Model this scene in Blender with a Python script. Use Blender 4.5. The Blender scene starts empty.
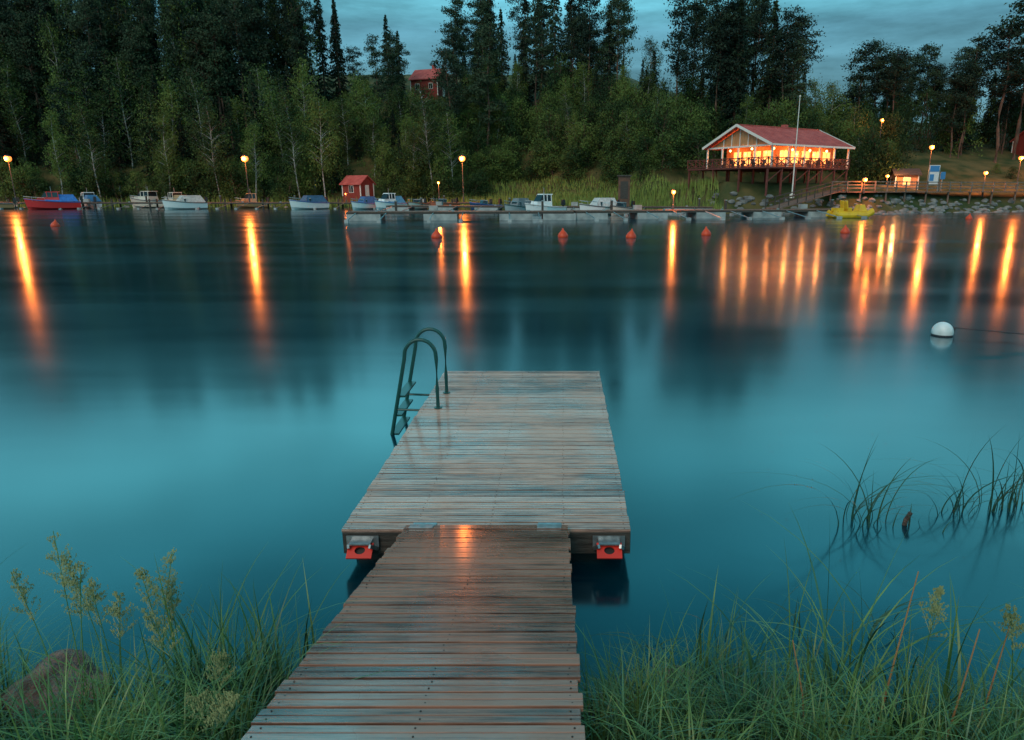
import bpy, math, random
from mathutils import Vector, Matrix, noise
R = random.Random(7)
rad = math.radians
scene = bpy.context.scene
scene.view_settings.view_transform = 'Standard'
scene.view_settings.look = 'None'
scene.view_settings.exposure = 0

# ---------------------------------------------------------------- helpers
def ss(a, b, x):
    t = max(0.0, min(1.0, (x-a)/(b-a)))
    return t*t*(3-2*t)
def interp(pts, x):
    if x <= pts[0][0]: return pts[0][1]
    for (x0, y0), (x1, y1) in zip(pts, pts[1:]):
        if x <= x1: return y0+(y1-y0)*(x-x0)/(x1-x0)
    return pts[-1][1]

def principled(name, col=(.5, .5, .5), rough=.6, metal=0, spec=.5, emit=None, estr=0):
    m = bpy.data.materials.new(name); m.use_nodes = True
    b = m.node_tree.nodes['Principled BSDF']
    b.inputs['Base Color'].default_value = (*col, 1)
    b.inputs['Roughness'].default_value = rough
    b.inputs['Metallic'].default_value = metal
    b.inputs['Specular IOR Level'].default_value = spec
    if emit:
        b.inputs['Emission Color'].default_value = (*emit, 1)
        b.inputs['Emission Strength'].default_value = estr
    return m

def noisy(name, c1, c2, scale=3, rough=.7, spec=.4, bump=0, bscale=None, coord='Object', r2=None, stretch=None, detail=5, objrand=False, metal=0):
    m = principled(name, c1, rough, metal, spec)
    nt = m.node_tree; N = nt.nodes; L = nt.links; b = N['Principled BSDF']
    tc = N.new('ShaderNodeTexCoord'); src = tc.outputs[coord]
    if stretch:
        mp = N.new('ShaderNodeMapping'); mp.inputs['Scale'].default_value = stretch
        L.new(src, mp.inputs['Vector']); src = mp.outputs[0]
    nz = N.new('ShaderNodeTexNoise'); nz.inputs['Scale'].default_value = scale; nz.inputs['Detail'].default_value = detail
    L.new(src, nz.inputs['Vector'])
    cr = N.new('ShaderNodeValToRGB')
    cr.color_ramp.elements[0].position = .35; cr.color_ramp.elements[1].position = .65
    cr.color_ramp.elements[0].color = (*c1, 1); cr.color_ramp.elements[1].color = (*c2, 1)
    fac = nz.outputs['Fac']
    if objrand:
        oi = N.new('ShaderNodeObjectInfo'); ma = N.new('ShaderNodeMath'); ma.operation = 'MULTIPLY_ADD'
        L.new(oi.outputs['Random'], ma.inputs[0]); ma.inputs[1].default_value = .46
        sb = N.new('ShaderNodeMath'); sb.operation = 'SUBTRACT'; sb.inputs[1].default_value = .25
        L.new(nz.outputs['Fac'], sb.inputs[0]); L.new(sb.outputs[0], ma.inputs[2]); fac = ma.outputs[0]
    L.new(fac, cr.inputs[0]); L.new(cr.outputs[0], b.inputs['Base Color'])
    if r2 is not None:
        mr = N.new('ShaderNodeMapRange'); mr.inputs[1].default_value = .35; mr.inputs[2].default_value = .65
        mr.inputs[3].default_value = rough; mr.inputs[4].default_value = r2
        L.new(nz.outputs['Fac'], mr.inputs[0]); L.new(mr.outputs[0], b.inputs['Roughness'])
    if bump:
        n2 = N.new('ShaderNodeTexNoise'); n2.inputs['Scale'].default_value = bscale or scale*4; n2.inputs['Detail'].default_value = 6
        L.new(src, n2.inputs['Vector'])
        bp = N.new('ShaderNodeBump'); bp.inputs['Strength'].default_value = bump; bp.inputs['Distance'].default_value = .05
        L.new(n2.outputs['Fac'], bp.inputs['Height']); L.new(bp.outputs[0], b.inputs['Normal'])
    return m

class MB:
    def __init__(s): s.v = []; s.f = []; s.mi = []; s.M = Matrix.Identity(4); s.tone = []
    def add(s, vs, fs, mi=0, tone=.5):
        o = len(s.v)
        s.v += [tuple(v) for v in vs]
        s.f += [tuple(i+o for i in f) for f in fs]; s.mi += [mi]*len(fs); s.tone += [tone]*len(fs)
    def box(s, c, d, mi=0, rz=0, tone=.5, rx=0, ry=0, top=(1, 1)):
        x, y, z = d[0]/2, d[1]/2, d[2]/2
        vs = [(-x, -y, -z), (x, -y, -z), (x, y, -z), (-x, y, -z)] + [(a*top[0], b*top[1], z) for a, b in ((-x, -y), (x, -y), (x, y), (-x, y))]
        M = Matrix.Translation(c) @ Matrix.Rotation(rz, 4, 'Z') @ Matrix.Rotation(ry, 4, 'Y') @ Matrix.Rotation(rx, 4, 'X')
        s.add([tuple(M @ Vector(v)) for v in vs], [(3, 2, 1, 0), (4, 5, 6, 7), (0, 1, 5, 4), (1, 2, 6, 5), (2, 3, 7, 6), (3, 0, 4, 7)], mi, tone)
    def beam(s, a, b, w, h, mi=0, tone=.5):
        a = Vector(a); b = Vector(b); d = b-a; L = d.length
        q = d.to_track_quat('X', 'Z').to_matrix().to_4x4()
        M = Matrix.Translation((a+b)/2) @ q
        x, y, z = L/2, w/2, h/2
        vs = [M @ Vector(v) for v in [(-x, -y, -z), (x, -y, -z), (x, y, -z), (-x, y, -z), (-x, -y, z), (x, -y, z), (x, y, z), (-x, y, z)]]
        s.add([tuple(v) for v in vs], [(3, 2, 1, 0), (4, 5, 6, 7), (0, 1, 5, 4), (1, 2, 6, 5), (2, 3, 7, 6), (3, 0, 4, 7)], mi, tone)
    def tube(s, pts, r, n=8, mi=0, r1=None, cap=True):
        pts = [Vector(p) for p in pts]; vs = []; fs = []; K = len(pts)
        for i, p in enumerate(pts):
            d = (pts[min(i+1, K-1)]-pts[max(i-1, 0)]).normalized()
            q = d.to_track_quat('Z', 'Y')
            rr = r if r1 is None else r+(r1-r)*i/(K-1)
            for k in range(n):
                a = 2*math.pi*k/n
                vs.append(tuple(p+q @ Vector((rr*math.cos(a), rr*math.sin(a), 0))))
        for i in range(K-1):
            for k in range(n):
                fs.append((i*n+k, i*n+(k+1) % n, (i+1)*n+(k+1) % n, (i+1)*n+k))
        if cap: fs += [tuple(range(n-1, -1, -1)), tuple(range((K-1)*n, K*n))]
        s.add(vs, fs, mi)
    def lathe(s, c, prof, n=20, mi=0):
        vs = []; fs = []
        for r, z in prof:
            for k in range(n):
                a = 2*math.pi*k/n; vs.append((c[0]+r*math.cos(a), c[1]+r*math.sin(a), c[2]+z))
        for i in range(len(prof)-1):
            for k in range(n):
                fs.append((i*n+k, i*n+(k+1) % n, (i+1)*n+(k+1) % n, (i+1)*n+k))
        s.add(vs, fs, mi)
    def ball(s, c, r, n=14, mi=0, sz=1):
        s.lathe(c, [(max(.0005, r*math.sin(math.pi*i/n)), -r*sz*math.cos(math.pi*i/n)) for i in range(n+1)], n*2, mi)
    def build(s, name, mats, parent=None, smooth=False, bevel=0, loc=None):
        me = bpy.data.meshes.new(name); me.from_pydata(s.v, [], s.f)
        for m in mats: me.materials.append(m)
        me.polygons.foreach_set('material_index', s.mi)
        if smooth: me.polygons.foreach_set('use_smooth', [True]*len(s.f))
        at = me.attributes.new('tone', 'FLOAT', 'FACE'); at.data.foreach_set('value', s.tone)
        me.update()
        ob = bpy.data.objects.new(name, me); scene.collection.objects.link(ob)
        if parent: ob.parent = parent
        if loc: ob.location = loc
        if bevel:
            bv = ob.modifiers.new('bev', 'BEVEL'); bv.width = bevel; bv.segments = 1; bv.limit_method = 'ANGLE'
        return ob
def empty(name, loc=(0, 0, 0), rz=0):
    e = bpy.data.objects.new(name, None); scene.collection.objects.link(e); e.location = loc; e.rotation_euler[2] = rz
    return e

# ---------------------------------------------------------------- camera
cam = bpy.data.cameras.new('camera'); co = bpy.data.objects.new('camera', cam); scene.collection.objects.link(co)
cam.lens = 24; cam.sensor_width = 36; cam.clip_end = 3000; cam.clip_start = .05; cam.shift_x = -.0498
co.location = (0, 0, 3.0); co.rotation_euler = (rad(90-14.77), 0, 0)
scene.camera = co

# ---------------------------------------------------------------- world
w = bpy.data.worlds.new('World'); scene.world = w; w.use_nodes = True
nt = w.node_tree; N = nt.nodes; L = nt.links; bg = N['Background']
sky = N.new('ShaderNodeTexSky'); sky.sky_type = 'NISHITA'; sky.sun_disc = False
sky.sun_elevation = rad(4); sky.sun_rotation = rad(150)
tc = N.new('ShaderNodeTexCoord'); sx = N.new('ShaderNodeSeparateXYZ'); L.new(tc.outputs['Generated'], sx.inputs[0])
cr = N.new('ShaderNodeValToRGB'); L.new(sx.outputs['Z'], cr.inputs[0])
E = cr.color_ramp.elements
E[0].position = 0.0; E[0].color = (.17, .35, .43, 1)
E[1].position = 1.0; E[1].color = (.14, .33, .42, 1)
for p, c in ((.12, (.14, .33, .42)), (.20, (.11, .31, .41)), (.26, (.22, .78, .95)), (.33, (.38, 1.45, 1.70)), (.42, (.20, .98, 1.22)), (.56, (.05, .40, .54)), (.8, (.10, .29, .38))):
    e = E.new(p); e.color = (*c, 1)
mp = N.new('ShaderNodeMapping'); mp.inputs['Scale'].default_value = (1, 1, 5.0); mp.inputs['Location'].default_value = (.3, 0, .2); L.new(tc.outputs['Generated'], mp.inputs[0])
nz = N.new('ShaderNodeTexNoise'); nz.inputs['Scale'].default_value = 3.6; nz.inputs['Detail'].default_value = 8; nz.inputs['Roughness'].default_value = .6
L.new(mp.outputs[0], nz.inputs[0])
mr = N.new('ShaderNodeMapRange'); mr.inputs[1].default_value = .38; mr.inputs[2].default_value = .62; mr.inputs[3].default_value = .60; mr.inputs[4].default_value = 1.3
L.new(nz.outputs['Fac'], mr.inputs[0])
mx = N.new('ShaderNodeMix'); mx.data_type = 'RGBA'; mx.blend_type = 'MULTIPLY'; mx.inputs[0].default_value = 1
L.new(cr.outputs[0], mx.inputs[6]); L.new(mr.outputs[0], mx.inputs[7])
sc = N.new('ShaderNodeMix'); sc.data_type = 'RGBA'; sc.blend_type = 'MULTIPLY'; sc.inputs[0].default_value = 1
L.new(sky.outputs[0], sc.inputs[6]); sc.inputs[7].default_value = (.006, .014, .018, 1)
ad = N.new('ShaderNodeMix'); ad.data_type = 'RGBA'; ad.blend_type = 'ADD'; ad.inputs[0].default_value = 1
L.new(mx.outputs[2], ad.inputs[6]); L.new(sc.outputs[2], ad.inputs[7])
L.new(ad.outputs[2], bg.inputs[0]); bg.inputs[1].default_value = 1.0
sl = bpy.data.lights.new('sun', 'SUN'); sl.energy = 1.4; sl.angle = rad(40); sl.color = (1, .78, .60)
so = bpy.data.objects.new('sun', sl); scene.collection.objects.link(so); so.rotation_euler = (rad(48), 0, rad(-25))

# ---------------------------------------------------------------- terrain
SH = [(-400, 128), (-8, 128), (6, 116), (16, 101), (22, 90), (42, 90), (50, 95), (62, 99), (80, 101), (400, 100)]
def shore(X): return interp(SH, X)+1.2*noise.noise(Vector((X*.12, 0, 3)))
def near_shore(X): return 3.35+.28*noise.noise(Vector((X*.6, 1, 0)))+.12*noise.noise(Vector((X*2.2, 5, 0)))
def ground_z(X, Y):
    if Y < 40:
        t = near_shore(X)-Y
        if t > 0: z = min(1.35, t*.56)
        else: z = max(-2.5, t*.6)
        return z+.04*noise.noise(Vector((X*2, Y*2, 0)))*(1 if t > -.5 else 0)
    t = Y-shore(X)
    if t < 0: return max(-2.5, t*.35)
    cabw = ss(14, 22, X)*(1-ss(50, 60, X))
    bank = interp([(-10, 1.0), (10, 1.6), (22, 4.1), (44, 3.7), (52, 2.9), (60, 2.6), (400, 2.6)], X)
    t0 = 5+15*cabw
    s = interp([(-400, .8), (0, .8), (25, .55), (60, .38), (400, .42)], X)
    z = bank*ss(0, 5.5, t)+s*60*(1-math.exp(-max(0, t-t0)/60))
    z += .5*noise.noise(Vector((X*.15, Y*.15, 0)))*ss(3, 12, t)*(1-cabw*.9)
    return z
def lines(segs):
    out = []
    for a, b, st in segs:
        n = max(1, round((b-a)/st)); out += [a+(b-a)*i/n for i in range(n)]
    out.append(segs[-1][1]); return out
xs = lines([(-1500, -200, 130), (-200, -110, 10), (-110, -6, 2), (-6, 6, .12), (6, 110, 2), (110, 200, 10), (200, 1500, 130)])
ys = lines([(-200, -4, 28), (-4, 0, .5), (0, 5, .11), (5, 39.9, 7), (39.9, 84, 9), (84, 140, 1.2), (140, 200, 4), (200, 1500, 100)])
g = MB(); nx = len(xs)
vs = [(x, y, ground_z(x, y)) for y in ys for x in xs]
g.add(vs, [(j*nx+i, j*nx+i+1, (j+1)*nx+i+1, (j+1)*nx+i) for j in range(len(ys)-1) for i in range(nx-1)])
gm = noisy('ground_earth_grass', (.03, .05, .016), (.13, .10, .04), scale=.35, rough=.9, spec=.2, bump=.6, bscale=3, detail=8)
g.build('ground', [gm], smooth=True)

# water
wm = bpy.data.materials.new('lake_water'); wm.use_nodes = True
nt = wm.node_tree; N = nt.nodes; L = nt.links; b = N['Principled BSDF']
b.inputs['Base Color'].default_value = (.0005, .026, .040, 1)
b.inputs['IOR'].default_value = 1.9; b.inputs['Specular Tint'].default_value = (.45, .95, 1, 1)
tc = N.new('ShaderNodeTexCoord'); mp = N.new('ShaderNodeMapping'); mp.inputs['Scale'].default_value = (.05, .22, 1); mp.inputs['Rotation'].default_value = (0, 0, rad(10))
L.new(tc.outputs['Object'], mp.inputs[0])
nz = N.new('ShaderNodeTexNoise'); nz.inputs['Scale'].default_value = 1; nz.inputs['Detail'].default_value = 4; L.new(mp.outputs[0], nz.inputs[0])
mr = N.new('ShaderNodeMapRange'); mr.inputs[1].default_value = .3; mr.inputs[2].default_value = .7; mr.inputs[3].default_value = .11; mr.inputs[4].default_value = .20
L.new(nz.outputs['Fac'], mr.inputs[0]); L.new(mr.outputs[0], b.inputs['Roughness'])
bp = N.new('ShaderNodeBump'); bp.inputs['Strength'].default_value = .06; bp.inputs['Distance'].default_value = .12
L.new(nz.outputs['Fac'], bp.inputs['Height']); L.new(bp.outputs[0], b.inputs['Normal'])
wtr = MB(); wtr.add([(-1500, -3, 0), (1500, -3, 0), (1500, 200, 0), (-1500, 200, 0)], [(0, 1, 2, 3)])
wtr.build('lake_water', [wm])

# ---------------------------------------------------------------- foreground jetty
def woodmat(name, dark, light, r0, r1, tonew=.22, coat=.7):
    m = principled(name, dark, .4, 0, .5)
    nt = m.node_tree; N = nt.nodes; L = nt.links; b = N['Principled BSDF']
    tc = N.new('ShaderNodeTexCoord'); at = N.new('ShaderNodeAttribute'); at.attribute_name = 'tone'
    mp = N.new('ShaderNodeMapping'); mp.inputs['Scale'].default_value = (1.6, 26, 26)
    L.new(tc.outputs['Object'], mp.inputs[0])
    cmb = N.new('ShaderNodeCombineXYZ'); L.new(at.outputs['Fac'], cmb.inputs[0])
    vm = N.new('ShaderNodeVectorMath'); vm.operation = 'MULTIPLY_ADD'; L.new(cmb.outputs[0], vm.inputs[0]); vm.inputs[1].default_value = (37, 0, 0); L.new(mp.outputs[0], vm.inputs[2])
    nz = N.new('ShaderNodeTexNoise'); nz.inputs['Scale'].default_value = 1.6; nz.inputs['Detail'].default_value = 7; nz.inputs['Roughness'].default_value = .65
    L.new(vm.outputs[0], nz.inputs[0])
    n2 = N.new('ShaderNodeTexNoise'); n2.inputs['Scale'].default_value = 1.6; n2.inputs['Detail'].default_value = 5; L.new(tc.outputs['Object'], n2.inputs[0])
    s1 = N.new('ShaderNodeMath'); s1.operation = 'MULTIPLY_ADD'; s1.inputs[1].default_value = tonew; L.new(at.outputs['Fac'], s1.inputs[0]); L.new(nz.outputs['Fac'], s1.inputs[2])
    s2 = N.new('ShaderNodeMath'); s2.operation = 'MULTIPLY_ADD'; s2.inputs[1].default_value = .5; L.new(n2.outputs['Fac'], s2.inputs[0]); L.new(s1.outputs[0], s2.inputs[2])
    cr = N.new('ShaderNodeValToRGB'); cr.color_ramp.elements[0].position = .64; cr.color_ramp.elements[1].position = .97
    cr.color_ramp.elements[0].color = (*dark, 1); cr.color_ramp.elements[1].color = (*light, 1)
    L.new(s2.outputs[0], cr.inputs[0]); L.new(cr.outputs[0], b.inputs['Base Color'])
    mr = N.new('ShaderNodeMapRange'); mr.inputs[1].default_value = .4; mr.inputs[2].default_value = .58; mr.inputs[3].default_value = r0; mr.inputs[4].default_value = r1
    L.new(n2.outputs['Fac'], mr.inputs[0]); L.new(mr.outputs[0], b.inputs['Roughness'])
    mc = N.new('ShaderNodeMapRange'); mc.inputs[1].default_value = .44; mc.inputs[2].default_value = .60; mc.inputs[3].default_value = coat; mc.inputs[4].default_value = coat*.35
    L.new(n2.outputs['Fac'], mc.inputs[0]); L.new(mc.outputs[0], b.inputs['Coat Weight']); b.inputs['Coat Roughness'].default_value = .13
    bp = N.new('ShaderNodeBump'); bp.inputs['Strength'].default_value = .5; bp.inputs['Distance'].default_value = .006
    L.new(nz.outputs['Fac'], bp.inputs['Height']); L.new(bp.outputs[0], b.inputs['Normal'])
    return m
deckwood = woodmat('weathered_wet_planks', (.12, .052, .036), (.56, .33, .25), .22, .42, coat=.9)
rampwood = woodmat('brown_wet_planks', (.05, .019, .012), (.36, .165, .11), .2, .36, coat=1.0)
darkwood = noisy('dark_timber', (.035, .028, .024), (.08, .065, .055), 3, .6, bump=.3, stretch=(1, 8, 8))
galv = noisy('galvanised_steel', (.28, .30, .31), (.45, .47, .48), 20, .4, metal=.8)
blackpl = principled('black_plastic', (.01, .011, .012), .45)
redpl = principled('red_plastic', (.75, .035, .02), .35)
steelg = principled('dark_green_paint', (.012, .07, .062), .3)

DZ = .35
plat = empty('floating_dock', (0, 0, 0))
X0, X1, Y0, Y1 = -1.79, .55, 5.0, 10.0
mb = MB(); n = 40; pitch = (Y1-Y0)/n
for i in range(n):
    y = Y0+pitch*(i+.5); j = R.uniform(-.007, .007)
    tn = R.random(); w3 = (pitch-.013)/3; rz = R.uniform(-.0009, .0009); dz = R.uniform(-.002, .002)
    for q in (-1, 0, 1):
        mb.box(((X0+X1)/2+j, y+q*w3, DZ-.006+dz), (X1-X0, w3-.007, .012), 0, rz, tn)
    mb.box(((X0+X1)/2+j, y, DZ-.0195+dz), (X1-X0-.001, pitch-.014, .017), 0, rz, tn)
mb.build('deck_planks', [deckwood], plat, bevel=.0022)
mb = MB()
mb.box(((X0+X1)/2, Y0+.03, DZ-.125), (X1-X0-.004, .05, .19), 0)
mb.box(((X0+X1)/2, Y1-.03, DZ-.125), (X1-X0-.004, .05, .19), 0)
for x in (X0+.03, X1-.03): mb.box((x, (Y0+Y1)/2, DZ-.125), (.05, Y1-Y0-.12, .19), 0)
for x in (-1.2, -.6, 0): mb.box((x, (Y0+Y1)/2, DZ-.11), (.05, Y1-Y0-.12, .15), 0)
mb.build('frame_beams', [darkwood], plat, bevel=.004)
mb = MB()
for cx in (-1.45, .22):
    for cy in (5.7, 7.5, 9.3): mb.box((cx, cy, .03), (.6, 1.15, .32), 0, top=(.95, .97))
mb.build('pontoon_floats', [blackpl], plat, bevel=.03)
mb = MB()
for cx in (-1.62, .37):
    mb.box((cx, Y0-.012, DZ-.10), (.26, .012, .10), 1)
    mb.box((cx, Y0-.06, DZ-.075), (.17, .10, .010), 1)
    for sg in (-1, 1): mb.beam((cx+sg*.12, Y0-.02, DZ-.16), (cx+sg*.085, Y0-.12, DZ-.085), .018, .03, 1)
    K = 20; ro = []; ri = []
    for k in range(K):
        a_ = 2*math.pi*(k+.5)/K; c, s_ = math.cos(a_), math.sin(a_); q = 1/max(abs(c), abs(s_))
        ro.append((.10*c*q, .065*s_*q)); ri.append((.042*c, .032*s_))
    T = Matrix.Translation((cx, Y0-.10, DZ-.135)) @ Matrix.Rotation(rad(38), 4, 'X')
    v_ = [T @ Vector((x, y, zz)) for zz, lst in ((.009, ro), (.009, ri), (-.009, ro), (-.009, ri)) for x, y in lst]
    fs = []
    for k in range(K):
        l = (k+1) % K
        fs += [(k, l, K+l, K+k), (2*K+k, 3*K+k, 3*K+l, 2*K+l), (2*K+k, 2*K+l, l, k), (K+k, K+l, 3*K+l, 3*K+k)]
    mb.add(v_, fs, 0)
    T2 = Matrix.Translation((cx, Y0-.094, DZ-.143)) @ Matrix.Rotation(rad(38), 4, 'X')
    mb.add([T2 @ Vector(p) for p in ((-.05, -.04, -.012), (.05, -.04, -.012), (.05, .04, -.012), (-.05, .04, -.012))], [(0, 1, 2, 3)], 2)
mb.build('mooring_brackets', [redpl, galv, blackpl], plat)
screw = principled('dark_screws', (.05, .04, .035), .5, .6)
mb = MB()
for i in range(n):
    y = Y0+pitch*(i+.5)
    for x in (X0+.05, -1.2, -.6, .0, X1-.05):
        for dy in (-.038, .038):
            mb.lathe((x+R.uniform(-.008, .008), y+dy, DZ), [(.0042, -.002), (.0042, .0014), (.0005, .0016)], 6)
mb.build('screws', [screw], plat)

# gangway
gang = empty('gangway')
a = Vector((0, 5.02, DZ+.03)); e = Vector((0, 1.05, DZ+.03+3.97*.2185)); gl = (e-a).length
slope = math.atan(.2185)
mb = MB(); n = 34; pitch = gl/n; GX0, GX1 = -1.265, .04
def gx(u): return .065*u
for i in range(n):
    u = (i+.5)/n; p = a+(e-a)*u; tn = R.random(); jx = R.uniform(-.010, .010); rz = R.uniform(-.003, .003)
    w2 = (pitch-.013)/2; dd = Vector((0, math.cos(slope), -math.sin(slope))); up = Vector((0, math.sin(slope), math.cos(slope)))
    hz = R.uniform(-.002, .002)
    for q in (-.5, .5):
        c = p+dd*q*w2-up*(.006+hz); mb.box(((GX0+GX1)/2+jx+gx(u), c.y, c.z), (GX1-GX0-.02*u, w2-.004, .012), 0, rz, tn, rx=-slope)
    c = p-up*(.0195+hz); mb.box(((GX0+GX1)/2+jx+gx(u), c.y, c.z), (GX1-GX0-.021*u, pitch-.014, .017), 0, rz, tn, rx=-slope)
mb.build('gangway_planks', [rampwood], gang, bevel=.0022)
mb = MB()
for x in (GX0+.04, (GX0+GX1)/2, GX1-.04):
    mb.beam((x, a.y-.02, a.z-.105), (x+.06, e.y, e.z-.105), .06, .14)
mb.build('side_beams', [darkwood], gang)
mb = MB()
for x in (-1.13, -.11):
    mb.box((x, 5.04, DZ+.006), (.19, .12, .008), 0)
    mb.box((x, 4.96, DZ+.05), (.19, .10, .006), 0, rx=-slope)
    mb.tube([(x-.1, 5.0, DZ+.03), (x+.1, 5.0, DZ+.03)], .014, 8)
mb.build('hinges', [galv], gang)
mb = MB()
for i in range(n):
    u = (i+.5)/n; p = a+(e-a)*u
    for x in (GX0+.05, (GX0+GX1)/2, GX1-.05):
        for dy in (-.028, .028):
            mb.lathe((x+gx(u)+R.uniform(-.008, .008), p.y+dy, p.z-dy*.2185), [(.0042, -.002), (.0042, .0015), (.0005, .0017)], 6)
mb.build('screws', [screw], gang)

# ladder
lad = empty('swim_ladder')
mb = MB()
for y in (8.18, 8.84):
    pts = [(-2.22, y, -.55), (-2.17, y, 0), (-2.02, y, .7), (-1.96, y, .98)]
    for k in range(1, 12):
        t = math.pi*k/12
        pts.append((-1.76-.195*math.cos(t), y, 1.02+.21*math.sin(t)))
    pts += [(-1.565, y, .98), (-1.57, y, .6), (-1.57, y, DZ)]
    mb.tube(pts, .024, 10)
    mb.lathe((-1.57, y, DZ), [(.05, 0), (.05, .012), (.02, .014)], 12)
    mb.tube([(-1.80, y, DZ-.03), (-2.09, y, DZ-.02)], .015, 8)
for z in (-.3, 0., .25, .5):
    x = -2.17+z*.214
    mb.box((x+.03, 8.51, z), (.11, .66, .025), 0)
mb.build('ladder_rails', [steelg], lad, smooth=False)

# ---------------------------------------------------------------- buoys
orange = noisy('orange_buoy', (.75, .07, .015), (.6, .05, .02), 3, .4)
white = noisy('white_gelcoat', (.75, .77, .77), (.6, .62, .6), 5, .3)
rope = noisy('rope', (.02, .02, .025), (.06, .06, .065), 40, .8)
for i, (x, y) in enumerate([(-8.2, 45), (0, 45.5), (4.4, 45), (9.8, 47.5), (20.3, 50), (-43, 59), (43, 74)]):
    mb = MB(); mb.lathe((0, 0, 0), [(.001, -.25), (.2, -.2), (.33, -.02), (.34, .12), (.26, .27), (.12, .42), (.06, .5), (.055, .58), (.001, .6)], 18)
    o = mb.build('mooring_buoy', [orange], loc=(x, y, 0), smooth=True); o.rotation_euler = (R.uniform(-.12, .12), R.uniform(-.12, .12), 0)
wb = MB(); wb.ball((0, 0, .07), .215, 14); wb.tube([(.15, 0, .12), (.24, -.02, .14)], .05, 8, 1); wb.lathe((0, 0, .0), [(.206, -.03), (.214, 0), (.212, .03)], 24, 1)
wbo = wb.build('white_buoy', [white, rope], loc=(8.1, 14.3, 0), smooth=True)
mb = MB(); mb.tube([(8.3+k*.55, 14.28-k*.2, .17-.10*math.sin(k/14*math.pi)) for k in range(15)], .012, 6)
mb.build('mooring_rope', [rope])

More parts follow.
